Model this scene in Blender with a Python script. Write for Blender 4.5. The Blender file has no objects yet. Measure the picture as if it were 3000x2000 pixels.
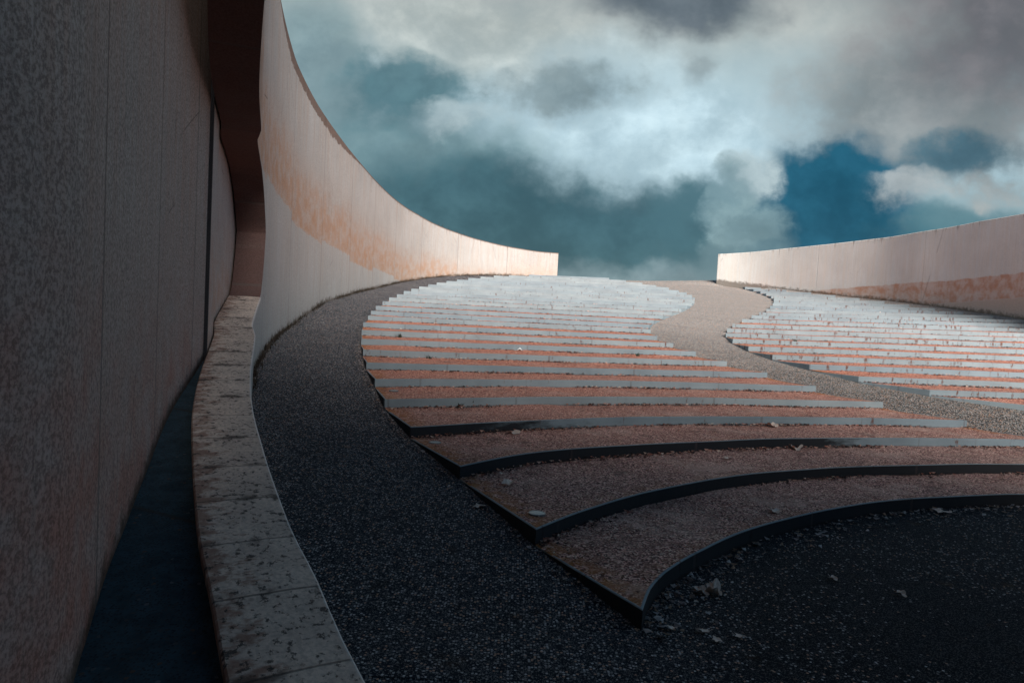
import bpy, bmesh, math, random
from mathutils import Matrix, Vector, noise as mnoise

random.seed(7)
SC = bpy.context.scene
COL = SC.collection
R_ = 0.15                      # one riser, metres
EYE = 15 * R_                  # camera height above the stage floor

# ------------------------------------------------------------------ camera
cam_d = bpy.data.cameras.new("camera")
cam_d.sensor_width = 36.0
cam_d.lens = 24.0
cam_d.clip_start = 0.05
cam_d.clip_end = 3000.0
cam = bpy.data.objects.new("camera", cam_d)
COL.objects.link(cam)
pitch, roll = math.radians(2.773), math.radians(3.0)
fwd = Vector((0, math.cos(pitch), -math.sin(pitch)))
up0 = Vector((0, math.sin(pitch), math.cos(pitch)))
rt0 = Vector((1, 0, 0))
rt = rt0 * math.cos(roll) + up0 * math.sin(roll)
up = up0 * math.cos(roll) - rt0 * math.sin(roll)
M = Matrix((rt, up, -fwd)).transposed().to_4x4()
M.translation = (0, 0, EYE)
cam.matrix_world = M
SC.camera = cam

# ------------------------------------------------------------------ exposure
SC.view_settings.view_transform = 'Standard'
SC.view_settings.look = 'None'
SC.view_settings.exposure = 0.80
SC.view_settings.gamma = 1.0
SC.view_settings.use_curve_mapping = False
try:
    SC.cycles.use_adaptive_sampling = True
    SC.cycles.use_denoising = True
    SC.cycles.max_bounces = 8
    SC.cycles.diffuse_bounces = 4
except Exception:
    pass

# ------------------------------------------------------------------ sun
SUN_AZ, SUN_EL = math.radians(163), math.radians(30)     # azimuth clockwise from +Y
sun_dir = Vector((math.sin(SUN_AZ) * math.cos(SUN_EL), math.cos(SUN_AZ) * math.cos(SUN_EL), math.sin(SUN_EL)))
sl = bpy.data.lights.new("sun", 'SUN')
sl.energy = 4.7
sl.angle = math.radians(35)
sl.color = (1.0, 0.93, 0.86)
sun = bpy.data.objects.new("sun", sl)
sun.rotation_euler = sun_dir.to_track_quat('Z', 'Y').to_euler()
COL.objects.link(sun)


# ------------------------------------------------------------------ node helpers
class NT:
    def __init__(self, tree):
        self.t = tree
        tree.nodes.clear()

    def n(self, kind, ins=None, **props):
        nd = self.t.nodes.new(kind)
        for k, v in props.items():
            setattr(nd, k, v)
        for k, v in (ins or {}).items():
            s = nd.inputs[k]
            if isinstance(v, bpy.types.NodeSocket):
                self.t.links.new(v, s)
            else:
                s.default_value = v
        return nd

    def m(self, op, a, b=0.0, c=0.0, clamp=False):
        nd = self.n('ShaderNodeMath', {0: a, 1: b, 2: c}, operation=op)
        nd.use_clamp = clamp
        return nd.outputs[0]

    def mix(self, f, a, b, mode='MIX'):
        nd = self.t.nodes.new('ShaderNodeMix')
        nd.data_type = 'RGBA'
        nd.blend_type = mode
        nd.clamp_factor = True
        for idx, v in ((0, f), (6, a), (7, b)):
            if isinstance(v, bpy.types.NodeSocket):
                self.t.links.new(v, nd.inputs[idx])
            else:
                nd.inputs[idx].default_value = v if idx == 0 else (tuple(v) + (1.0,) if len(v) == 3 else v)
        return nd.outputs[2]

    def xyz(self, x=0.0, y=0.0, z=0.0):
        return self.n('ShaderNodeCombineXYZ', {0: x, 1: y, 2: z}).outputs[0]

    def sep(self, v):
        s = self.n('ShaderNodeSeparateXYZ', {0: v})
        return s.outputs[0], s.outputs[1], s.outputs[2]

    def noise(self, vec, scale, detail=4.0, rough=0.55, out=0, dist=0.0):
        return self.n('ShaderNodeTexNoise', {'Vector': vec, 'Scale': scale, 'Detail': detail, 'Roughness': rough, 'Distortion': dist}).outputs[out]

    def voro(self, vec, scale, feature='F1', out='Distance', rnd=1.0):
        return self.n('ShaderNodeTexVoronoi', {'Vector': vec, 'Scale': scale, 'Randomness': rnd}, feature=feature).outputs[out]

    def step(self, v, lo, hi):
        nd = self.n('ShaderNodeMapRange', {0: v, 1: lo, 2: hi, 3: 0.0, 4: 1.0}, interpolation_type='SMOOTHSTEP')
        nd.clamp = True
        return nd.outputs[0]

    def attr(self, name):
        return self.n('ShaderNodeAttribute', attribute_name=name)

    def vmul(self, v, s):
        return self.n('ShaderNodeVectorMath', {0: v, 1: s}, operation='MULTIPLY').outputs[0]


def material(name):
    m = bpy.data.materials.new(name)
    m.use_nodes = True
    return m, NT(m.node_tree)


def finish(g, color, rough=0.9, height=None, strength=0.5, dist=0.01, spec=0.25, metal=0.0):
    b = g.n('ShaderNodeBsdfPrincipled', {'Base Color': color, 'Roughness': rough, 'Specular IOR Level': spec, 'Metallic': metal})
    if height is not None:
        bp = g.n('ShaderNodeBump', {'Height': height, 'Strength': strength, 'Distance': dist})
        g.t.links.new(bp.outputs[0], b.inputs['Normal'])
    g.n('ShaderNodeOutputMaterial', {0: b.outputs[0]})


# ------------------------------------------------------------------ sky
world = bpy.data.worlds.new("World")
SC.world = world
world.use_nodes = True
g = NT(world.node_tree)
nish = g.n('ShaderNodeTexSky', sky_type='NISHITA')
nish.sun_disc = False
nish.sun_elevation = SUN_EL
nish.sun_rotation = SUN_AZ
nish_c = g.vmul(nish.outputs[0], (0.10, 0.10, 0.10))
gen = g.n('ShaderNodeTexCoord').outputs['Generated']
dx, dy, dz = g.sep(gen)
ysafe = g.m('MAXIMUM', dy, 0.08)
U = g.m('DIVIDE', dx, ysafe)
V = g.m('DIVIDE', dz, ysafe)
UV0 = g.xyz(U, V, 0.0)
w1 = g.noise(g.xyz(U, g.m('MULTIPLY', V, 1.35), 3.1), 4.2, 3.0, 0.5, out=1)
w2 = g.noise(g.xyz(U, g.m('MULTIPLY', V, 1.2), 7.7), 15.0, 4.0, 0.55, out=1)
def vadd(a, b):
    return g.n('ShaderNodeVectorMath', {0: a, 1: b}, operation='ADD').outputs[0]
def vsub(a, b):
    return g.n('ShaderNodeVectorMath', {0: a, 1: b}, operation='SUBTRACT').outputs[0]
W = vadd(UV0, vadd(g.vmul(vsub(w1, (.5, .5, .5)), (.15, .10, 0)), g.vmul(vsub(w2, (.5, .5, .5)), (.08, .06, 0))))
cn3 = g.noise(vadd(UV0, (0, 0, 5.3)), 26.0, 8.0, 0.60)
Wc = vadd(g.vmul(UV0, (.7, .9, 0)), g.vmul(W, (.3, .35, 0)))
cn = g.noise(vadd(Wc, (0, 0, 1.3)), 8.0, 10.0, 0.60, dist=0.0)
cn2 = g.noise(g.xyz(U, g.m('MULTIPLY', V, 1.6), 9.3), 2.6, 5.0, 0.5)
puff = g.m('ADD', g.m('SUBTRACT', cn, 0.5), g.m('MULTIPLY', g.m('SUBTRACT', cn3, 0.5), .35))
# open overcast: pale towards the gap, greyer above
ramp = g.n('ShaderNodeValToRGB', {0: g.m('ADD', V, g.m('MULTIPLY', g.m('SUBTRACT', cn2, .5), .10))})
cr = ramp.color_ramp
cr.elements[0].position = 0.02
cr.elements[0].color = (.185, .265, .295, 1)
cr.elements[1].position = 0.60
cr.elements[1].color = (.20, .20, .21, 1)
for p, c in ((.085, (.14, .235, .27)), (.16, (.22, .34, .38)), (.25, (.55, .73, .80)), (.34, (.52, .66, .70)), (.42, (.45, .50, .49)), (.80, (.05, .085, .115))):
    e = cr.elements.new(p)
    e.color = c + (1,)
sky = ramp.outputs[0]
def blob(sky, u, v, ru, rv, col, gain=1.6, nk=1.2, soft=1.0, amount=1.0, rot=0.0):
    mp = g.n('ShaderNodeMapping', {'Vector': W, 'Location': (u, v, 0), 'Rotation': (0, 0, rot), 'Scale': (ru, rv, 1)}, vector_type='TEXTURE')
    gr = g.n('ShaderNodeTexGradient', {0: mp.outputs[0]}, gradient_type='SPHERICAL').outputs[1]
    f = g.m('ADD', g.m('MULTIPLY', gr, gain), g.m('MULTIPLY', puff, g.m('MULTIPLY', g.step(gr, 0.0, .25), nk)))
    f = g.m('MULTIPLY', g.step(f, 0.0, soft), amount)
    col = g.mix(g.step(cn, .34, .66), tuple(c * .86 for c in col), tuple(min(1, c * 1.15 + .008) for c in col))
    return g.mix(f, sky, col)
sky = blob(sky, 0.1421, 0.2557, 0.3800, 0.1500, (0.52, 0.69, 0.765), 1.6, 1.0, 1.0, 0.85, -0.1)
sky = blob(sky, -0.0962, 0.3838, 0.2400, 0.0950, (0.47, 0.52, 0.5), 1.5, 1.0, 1.0, 0.75, 0.0)
sky = blob(sky, -0.1698, 0.1612, 0.3100, 0.1650, (0.115, 0.21, 0.235), 1.7, 1.0, 1.0, 0.9, 0.0)
sky = blob(sky, -0.3145, 0.3147, 0.1300, 0.1650, (0.15, 0.24, 0.26), 1.6, 1.1, 1.0, 0.8, 0.0)
sky = blob(sky, 0.0008, 0.1258, 0.3900, 0.1075, (0.042, 0.115, 0.142), 1.8, 1.7, 1.1, 1.0, -0.03)
sky = blob(sky, 0.1888, 0.1405, 0.2100, 0.0750, (0.038, 0.11, 0.14), 1.6, 1.6, 1.1, 0.9, -0.05)
sky = blob(sky, -0.1807, 0.2950, 0.1600, 0.0850, (0.07, 0.16, 0.19), 1.3, 2.2, 1.0, 0.95, 0.1)
sky = blob(sky, 0.0597, 0.3170, 0.1650, 0.0600, (0.17, 0.235, 0.255), 1.15, 2.4, 1.0, 0.9, 0.15)
sky = blob(sky, 0.2238, 0.4434, 0.1600, 0.0750, (0.1, 0.13, 0.155), 1.7, 1.1, 1.0, 0.95, 0.0)
sky = blob(sky, 0.2542, 0.3537, 0.0600, 0.0300, (0.27, 0.32, 0.33), 1.4, 1.2, 1.0, 0.6, 0.3)
sky = blob(sky, 0.5820, 0.3125, 0.3100, 0.1650, (0.24, 0.265, 0.27), 1.6, 1.2, 1.0, 0.9, 0.0)
sky = blob(sky, 0.6834, 0.4479, 0.2800, 0.2100, (0.135, 0.13, 0.145), 1.3, 0.8, 1.0, 0.9, 0.0)  # corner darkening painted into the sky colour
sky = blob(sky, 0.4503, 0.1639, 0.1950, 0.1150, (0.003, 0.09, 0.155), 2.3, 2.0, 1.1, 1.0, 0.05)
sky = blob(sky, 0.6663, 0.2487, 0.1200, 0.0550, (0.02, 0.1, 0.15), 1.5, 2.2, 1.1, 0.85, 0.1)
sky = blob(sky, 0.6854, 0.1417, 0.2100, 0.0500, (0.05, 0.145, 0.18), 1.4, 1.0, 1.0, 0.8, 0.1)
sky = blob(sky, 0.3209, 0.2063, 0.0650, 0.0450, (0.46, 0.56, 0.58), 1.15, 3.2, 1.0, 0.8, 0.0)
sky = blob(sky, 0.5817, 0.1953, 0.0950, 0.0375, (0.36, 0.4, 0.41), 1.1, 3.0, 1.0, 0.8, 0.05)
sky = blob(sky, 0.7088, 0.2142, 0.0850, 0.0425, (0.32, 0.34, 0.34), 1.0, 3.0, 1.0, 0.75, 0.2)
sky = blob(sky, 0.2914, 0.1655, 0.0475, 0.0750, (0.15, 0.25, 0.285), 1.2, 3.0, 1.0, 0.85, 0.0)
sky = blob(sky, 0.3291, 0.1231, 0.0750, 0.0600, (0.2, 0.31, 0.34), 1.5, 2.2, 0.9, 0.85, 0.0)
sky = blob(sky, -0.1000, 0.2578, 0.0900, 0.0350, (0.4, 0.5, 0.53), 1.5, 2.0, 1.0, 0.75, 0.1)
sky = blob(sky, 0.1703, 0.0355, 0.3800, 0.0550, (0.2, 0.285, 0.315), 1.8, 0.3, 1.0, 0.95, -0.04)

# thin billow shading inside the clouds
sky = g.mix(g.step(cn, .28, .70), g.vmul(sky, (.84, .88, .90)), g.vmul(sky, (1.09, 1.07, 1.06)))
sky = g.mix(g.step(cn3, .33, .68), g.vmul(sky, (.955, .965, .97)), g.vmul(sky, (1.04, 1.03, 1.02)))
# unseen sky shaped for its light: darkened behind and overhead, brightened at the sides
front = g.step(dy, 0.10, 0.50)
back = g.mix(g.step(g.noise(gen, 2.2, 6.0, .55), .35, .68), (.006, .038, .090), (.022, .082, .165))
lside = g.m('MULTIPLY', g.step(g.m('MULTIPLY', dx, -1.0), .25, .80), g.step(dy, -.60, .10))
rside = g.m('MULTIPLY', g.step(dx, .30, .85), g.step(dy, -.45, .20))
back = g.mix(rside, back, g.mix(g.step(cn2, .35, .65), (.17, .34, .50), (.29, .48, .66)))
back = g.mix(lside, back, g.mix(g.step(cn2, .35, .65), (.46, .68, .88), (.68, .90, 1.05)))
sky = g.mix(front, back, sky)
sky = g.mix(0.04, sky, nish_c)
below = g.step(dz, -0.02, 0.0)
sky = g.mix(below, (.05, .07, .08), sky)
bg = g.n('ShaderNodeBackground', {0: sky, 1: 0.605})
g.n('ShaderNodeOutputWorld', {0: bg.outputs[0]})

# ------------------------------------------------------------------ surveyed plan, metres
LEFT_ROWS={
 1:[(1.032,4.778,0.15),(1.153,5.13,0.15),(1.256,5.34,0.15),(1.365,5.524,0.15),(1.597,5.832,0.15),(1.841,6.111,0.15),(2.099,6.397,0.15),(2.364,6.667,0.15),(2.631,6.901,0.15),(2.903,7.115,0.15),(3.333,7.428,0.15),(3.774,7.718,0.15),(4.38,8.069,0.15),(4.983,8.342,0.15),(5.578,8.562,0.15),(6.184,8.757,0.15),(6.853,8.918,0.15),(7.93,9.013,0.15),(9.007,9.109,0.15),(10.083,9.204,0.15),(11.16,9.3,0.15)],
 2:[(0.3,5.981,0.3),(0.441,6.178,0.3),(0.678,6.489,0.3),(0.935,6.785,0.3),(1.213,7.094,0.3),(1.512,7.404,0.3),(1.824,7.68,0.3),(2.097,7.901,0.3),(2.678,8.321,0.3),(3.262,8.682,0.3),(3.865,8.982,0.3),(4.488,9.265,0.3),(5.431,9.593,0.3),(6.404,9.892,0.3),(7.837,10.251,0.3),(8.492,10.369,0.3),(9.147,10.488,0.3),(9.802,10.606,0.3),(10.457,10.725,0.3)],
 3:[(-0.508,7.585,0.45),(-0.276,7.861,0.45),(0.082,8.26,0.45),(0.468,8.594,0.45),(1.095,9.01,0.45),(1.768,9.367,0.45),(2.547,9.743,0.45),(3.524,10.212,0.45),(4.522,10.594,0.45),(5.549,10.919,0.45),(6.971,11.296,0.45),(8.92,11.718,0.45),(9.289,11.784,0.45),(9.658,11.85,0.45)],
 4:[(-1.283,9.006,0.6),(-0.366,9.645,0.6),(0.765,10.275,0.6),(2.033,10.918,0.6),(3.213,11.394,0.6),(4.179,11.694,0.6),(5.435,12.032,0.6),(6.947,12.392,0.6),(8.575,12.702,0.6)],
 5:[(-1.9,10.419,0.75),(-0.445,11.179,0.75),(0.858,11.835,0.75),(3.253,12.752,0.75),(4.074,12.982,0.75),(5.619,13.293,0.75),(7.56,13.741,0.75)],
 6:[(-2.33,11.769,0.9),(-0.594,12.584,0.9),(1.74,13.56,0.9),(3.975,14.26,0.9),(6.657,14.8,0.9)],
 7:[(-2.795,13.2,1.046),(6.052,16.05,1.048)],
 8:[(-3.165,14.55,1.196),(5.415,17.1,1.199)],
 9:[(-3.51,15.9,1.352),(4.905,18.15,1.35)],
 10:[(-3.812,17.25,1.5),(4.541,19.2,1.503)],
 11:[(-4.045,18.45,1.653),(4.316,20.325,1.648)],
 12:[(-4.147,19.5,1.821),(4.338,21.45,1.819)],
 13:[(-4.252,20.4,1.949),(4.466,22.35,1.951)],
 14:[(-4.267,21.15,2.096),(4.782,23.25,2.097)],
 15:[(-4.235,22.05,2.252),(5.276,24.15,2.264)],
 16:[(-4.306,23.55,2.399),(5.789,25.05,2.406)],
 17:[(-4.298,25.05,2.541),(6.388,26.1,2.562)],
 18:[(-4.296,26.55,2.695),(6.88,27.15,2.709)],
 19:[(-4.281,28.35,2.836),(7.4,28.5,2.847)],
 20:[(-4.19,30.0,2.982),(7.822,29.7,2.997)],
 21:[(-3.981,31.5,3.136),(8.1,30.75,3.154)],
 22:[(-3.77,33.0,3.295),(8.284,31.95,3.301)],
 23:[(-3.442,34.35,3.445),(8.327,33.15,3.442)],
 24:[(-3.03,35.7,3.591),(8.228,34.35,3.576)],
 25:[(-2.53,36.9,3.752),(7.993,35.55,3.745)],
 26:[(-1.933,38.1,3.909),(7.578,36.75,3.888)],
 27:[(-1.229,39.15,4.056),(7.044,37.95,4.033)],
 28:[(-0.384,40.35,4.176),(6.348,39.3,4.184)],
 29:[(0.819,41.4,4.33),(5.546,40.5,4.334)],
}
RIGHT_ROWS={
 6:[(11.078,13.725,0.813),(13.651,14.1,0.751)],
 7:[(9.209,14.925,0.942),(15.567,14.169,1.138)],
 8:[(8.205,16.05,1.072),(16.356,15.383,1.251)],
 9:[(7.486,17.1,1.232),(17.134,16.539,1.403)],
 10:[(6.976,18.225,1.367),(17.904,17.588,1.574)],
 11:[(6.682,19.275,1.522),(18.677,18.675,1.73)],
 12:[(6.588,20.4,1.679),(19.328,19.474,1.899)],
 13:[(6.724,21.525,1.819),(19.978,20.279,2.079)],
 14:[(7.06,22.5,1.952),(20.136,21.206,2.25)],
 15:[(7.534,23.475,2.108),(19.681,21.985,2.371)],
 16:[(8.177,24.45,2.29),(19.17,22.713,2.505)],
 17:[(8.874,25.5,2.451),(18.607,23.416,2.641)],
 18:[(9.589,26.7,2.596),(17.984,24.15,2.773)],
 19:[(10.323,27.975,2.766),(17.867,25.5,2.896)],
 20:[(10.937,29.25,2.929),(17.826,27.15,3.031)],
 21:[(11.498,30.45,3.084),(17.618,28.65,3.169)],
 22:[(12.055,31.8,3.234),(17.313,30.0,3.31)],
 23:[(12.559,33.15,3.386),(16.938,31.35,3.453)],
 24:[(12.933,34.5,3.551),(16.545,32.85,3.595)],
 25:[(13.191,35.925,3.715),(16.085,34.35,3.747)],
 26:[(13.363,37.275,3.872),(15.503,35.85,3.888)],
 27:[(13.42,38.55,4.034),(14.854,37.5,4.042)],
 28:[(13.343,39.75,4.19),(14.114,39.3,4.161)],
}
WALL_PLAN=[(16.5,-5.7),(12.75,-6.3),(9.3,-6.0),(6.3,-4.95),(3.9,-3.3),(2.25,-1.5),(1.14,0.15),(0.195,1.8),(-0.653,3.27),(-1.13,4.11),(-1.551,4.86),(-2.129,6.0),(-2.81,7.425),(-3.449,9.0),(-4.113,10.875),(-4.383,11.446),(-4.785,12.675),(-5.15,13.948),(-5.458,15.245),(-5.704,16.556),(-5.886,17.872),(-6.012,19.188),(-6.09,20.502),(-6.13,21.813),(-6.144,23.123),(-6.139,24.434),(-6.122,25.748),(-6.095,27.067),(-6.057,28.392),(-6.001,29.721),(-5.92,31.054),(-5.798,32.385),(-5.62,33.708),(-5.366,35.013),(-5.017,36.286),(-4.553,37.513),(-3.956,38.672),(-3.212,39.74),(-2.315,40.688),(-1.265,41.486),(-0.076,42.096),(1.224,42.478),(2.589,42.587)]
RIGHT_WALL=[(12.1,41.25,4.533),(13.046,40.5,4.417),(13.898,39.6,4.285),(14.882,38.25,4.102),(15.827,36.6,3.922),(16.543,35.25,3.771),(17.589,32.85,3.568),(18.006,30.75,3.396),(18.303,29.4,3.256),(18.423,27.6,3.094),(18.46,26.1,2.946),(18.451,24.75,2.836),(18.3,22.6,2.55),(17.9,20.5,2.3)]
CHANNEL_WALL=[(16.5,-8.7),(12.75,-9.0),(9.0,-8.4),(5.7,-7.05),(3.0,-5.7),(0.6,-4.2),(-1.2,-2.25),(-1.89,-0.45),(-1.86,1.2),(-1.875,2.25),(-1.972,3.0),(-2.157,3.465),(-2.417,4.08),(-2.75,4.92),(-3.248,6.21),(-3.785,7.68),(-4.264,9.225)]
CREST=[(-0.208, 42.9, 4.148), (2.612, 42.9, 4.253), (5.881, 42.9, 4.359), (6.929, 42.9, 4.371), (8.403, 42.9, 4.412), (10.434, 42.75, 4.527), (12.383, 42.3, 4.642), (13.168, 42.0, 4.723)]
LAMP=[(0.324, 6.439, 0.3), (-0.932, 8.794, 0.45), (-1.951, 11.456, 0.75)]
BIGLEAF=[(0.045, 7.484, 0.3), (-0.242, 6.792, 0.225), (1.645, 5.494, 0.0), (1.757, 5.494, 0.0), (3.386, 5.664, 0.0), (4.444, 10.416, 0.3), (2.989, 7.443, 0.15), (5.436, 8.352, 0.0), (1.258, 4.814, 0.0), (1.487, 4.798, 0.0), (1.539, 4.668, 0.0), (1.721, 4.742, 0.0), (0.089, 9.737, 0.45), (4.542, 11.678, 0.45), (-0.582, 7.328, 0.24), (2.942, 5.932, 0.0), (3.094, 9.477, 0.3)]
PAPER=[(0.19, 16.825, 1.2)]
CAP=[(2.57, 9.777, 0.3)]
WEED=[(-1.233, 27.011, 1.5), (-2.884, 17.447, 1.35), (-0.784, 10.999, 0.6), (-0.631, 11.131, 0.6), (0.752, 15.977, 1.05), (3.214, 17.403, 1.2), (-1.778, 14.841, 1.05), (-2.238, 18.452, 1.35), (7.921, 19.111, 1.74)]

# ------------------------------------------------------------------ materials
def rnd_panel(g, s, size, seed):
    fl = g.m('FLOOR', g.m('DIVIDE', s, size))
    return g.n('ShaderNodeTexWhiteNoise', {'W': g.m('ADD', fl, seed)}, noise_dimensions='1D').outputs[0]


def joint_mask(g, s, size, width):
    """1 on thin vertical joints every `size` metres."""
    fr = g.m('FRACT', g.m('DIVIDE', s, size))
    d = g.m('MULTIPLY', g.m('ABSOLUTE', g.m('SUBTRACT', fr, 0.5)), -size)
    d = g.m('ADD', d, size * 0.5)
    return g.m('SUBTRACT', 1.0, g.step(d, width * .4, width))


def make_wall(name, pale, peach, low, grain_amt=.35, streak_amt=.5, panel=3.7, patch=.8, jw=.4):
    m, g = material(name)
    s = g.attr('s').outputs[2]
    h = g.attr('h').outputs[2]
    bn = g.attr('bn').outputs[2]
    td = g.attr('td').outputs[2]
    bd = g.attr('bd').outputs[2]
    v = g.xyz(s, h, 0.0)
    streak = g.noise(g.xyz(g.m('MULTIPLY', s, 6.0), g.m('MULTIPLY', h, .28), 0), 1.0, 5.0, .62)
    nz = g.m('ABSOLUTE', g.sep(g.n('ShaderNodeNewGeometry').outputs['True Normal'])[2])
    fine_streak = g.noise(g.xyz(g.m('MULTIPLY', s, 22.0), g.m('MULTIPLY', h, .5), 4.), 1.0, 4.0, .6)
    blotch = g.noise(v, .55, 5.0, .55)
    blotch2 = g.noise(v, 2.4, 6.0, .6)
    P3 = g.n('ShaderNodeNewGeometry').outputs['Position']
    soft3 = g.noise(P3, 2.2, 5.0, .6)
    flat_ = g.step(nz, .25, .5)
    streak = g.m('ADD', g.m('MULTIPLY', streak, g.m('SUBTRACT', 1.0, flat_)), g.m('MULTIPLY', soft3, flat_))
    fine_streak = g.m('MULTIPLY', fine_streak, g.m('SUBTRACT', 1.0, g.m('MULTIPLY', flat_, .6)))
    grain = g.noise(P3, 40.0, 5.0, .75)
    pit = g.voro(v, 9.0, rnd=1.0)
    pitn = g.noise(v, 6.0, 3.0, .6)
    pr = rnd_panel(g, s, panel, 3.0)
    col = g.mix(g.step(blotch, .3, .72), pale, tuple(c * .86 for c in pale))
    col = g.mix(g.m('MULTIPLY', g.step(streak, .38, .64), .60), col, peach)
    # stained band left by the lifts of concrete
    b = g.m('ADD', bn, g.m('ADD', g.m('MULTIPLY', g.m('SUBTRACT', blotch2, .5), .20 if patch > .5 else .14), g.m('MULTIPLY', g.m('SUBTRACT', pr, .5), .22 if patch > .5 else .06)))
    b = g.m('ADD', b, g.m('MULTIPLY', g.m('SUBTRACT', streak, .5), .10 if patch > .5 else .05))
    mhb = g.m('ADD', b, g.m('MULTIPLY', g.m('SUBTRACT', streak, .5), 1.2))
    mlow = g.step(b, -.02, .03) if patch > .5 else g.step(b, -.02, .02)
    mhigh = g.step(mhb, .35, 1.35) if patch > .5 else g.step(b, .80, .86)
    band = g.m('MULTIPLY', mlow, g.m('SUBTRACT', 1.0, mhigh))
    patchy = g.m('ADD', 1.0 - patch, g.m('MULTIPLY', g.step(g.noise(g.xyz(g.m('MULTIPLY', s, .22), g.m('MULTIPLY', h, .5), 6.), 1.0, 4.0, .6), .28, .42), patch))
    band = g.m('MULTIPLY', band, g.m('MULTIPLY', patchy, g.m('ADD', .60, g.m('MULTIPLY', streak, .75))))
    col = g.mix(band, col, g.mix(g.step(blotch2, .35, .65), low, tuple(c * .5 + p * .5 for c, p in zip(low, pale))))
    col = g.mix(g.m('MULTIPLY', g.m('SUBTRACT', 1.0, mlow), .30 if patch > .5 else .85), col, tuple(c * .9 for c in pale) if patch > .5 else (.56, .42, .34))
    # rain streaks
    sk = g.m('MULTIPLY', g.step(fine_streak, .48, .72), streak_amt)
    col = g.mix(sk, col, g.mix(.5, peach, (.12, .10, .09)), 'MIX') if streak_amt < .4 else g.mix(g.m('MULTIPLY', sk, .6), col, (.24, .20, .17))
    # dark runs below the coping
    run = g.m('MULTIPLY', g.step(g.m('SUBTRACT', g.m('MULTIPLY', g.noise(g.xyz(g.m('MULTIPLY', s, 7.0), g.m('MULTIPLY', h, .12), 9.), 1.0, 5.0, .75), 3.4), td), 1.75, 2.2), .85)
    run = g.m('MULTIPLY', run, g.m('SUBTRACT', 1.0, g.step(td, .10, 1.3)))
    col = g.mix(run, col, (.10, .075, .06))
    if patch > .7:
        py = g.sep(g.n('ShaderNodeNewGeometry').outputs['Position'])[1]
        zone = g.m('MULTIPLY', g.step(py, 15.0, 17.0), g.m('SUBTRACT', 1.0, g.step(py, 22.0, 27.0)))
        cop = g.step(g.m('SUBTRACT', g.m('ADD', .05, g.m('MULTIPLY', zone, g.m('MULTIPLY', g.noise(v, 3.0, 6.0, .7), .46))), td), -.02, .02)
        col = g.mix(g.m('MULTIPLY', cop, .85), col, g.mix(g.step(grain, .42, .58), (.07, .05, .045), (.30, .19, .14)))
    # splash and moss at the foot
    foot = g.step(g.m('SUBTRACT', g.m('MULTIPLY', g.noise(v, 5.0, 5.0, .65), .5), bd), .06, .24)
    col = g.mix(g.m('MULTIPLY', foot, .75), col, (.085, .06, .04))
    # pits, grain, joints
    pits = g.m('MULTIPLY', g.m('SUBTRACT', 1.0, g.step(pit, .03, .07)), g.step(pitn, .52, .62))
    col = g.mix(pits, col, (.08, .065, .055))
    col = g.mix(g.m('MULTIPLY', g.step(grain, .40, .62), grain_amt), col, g.vmul(col, (.42, .40, .40)))
    col = g.mix(g.m('MULTIPLY', g.step(grain, .58, .75), grain_amt * .8), col, g.vmul(col, (1.45, 1.45, 1.45)))
    jm = joint_mask(g, g.m('ADD', s, g.m('MULTIPLY', g.m('SUBTRACT', blotch2, .5), .01)), panel, .028)
    col = g.mix(g.m('MULTIPLY', jm, jw), col, (.13, .11, .10))
    crack = g.voro(g.xyz(g.m('MULTIPLY', s, .8), g.m('MULTIPLY', h, .33), 2.0), 1.0, feature='DISTANCE_TO_EDGE')
    cw = g.noise(v, .4, 2.0, .5)
    crk = g.m('MULTIPLY', g.m('SUBTRACT', 1.0, g.step(crack, .0015, .004)), g.step(cw, .56, .60))
    col = g.mix(g.m('MULTIPLY', crk, .25 if patch < .5 else .6), col, (.10, .08, .07))
    hgt = g.m('ADD', g.m('MULTIPLY', grain, .6), g.m('MULTIPLY', streak, .5))
    hgt = g.m('SUBTRACT', hgt, g.m('ADD', pits, jm))
    finish(g, col, .92, hgt, .45, .012, spec=.12)
    return m


M_WALL = make_wall("pale_stained_concrete", (.53, .53, .52), (.51, .44, .385), (.52, .325, .22), .55, .39)
M_RWALL = make_wall("pale_pitted_concrete", (.74, .735, .71), (.70, .64, .57), (.56, .31, .21), .30, .22, 6.3, 0.1, .18)
M_CWALL = make_wall("rough_brown_concrete", (.48, .42, .39), (.47, .33, .28), (.46, .215, .17), .9, .6, 2.6, .9, .7)

M_EWALL = make_wall("smooth_end_concrete", (.56, .53, .51), (.50, .42, .38), (.54, .36, .29), .6, .6, 9.0, .9, .1)

M_REVEAL = make_wall("brown_shaded_concrete", (.165, .105, .095), (.15, .075, .065), (.18, .10, .085), .5, .5, 3.0, .9, .5)  # brown tint of its own, with the opening's shade painted in darker


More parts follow.
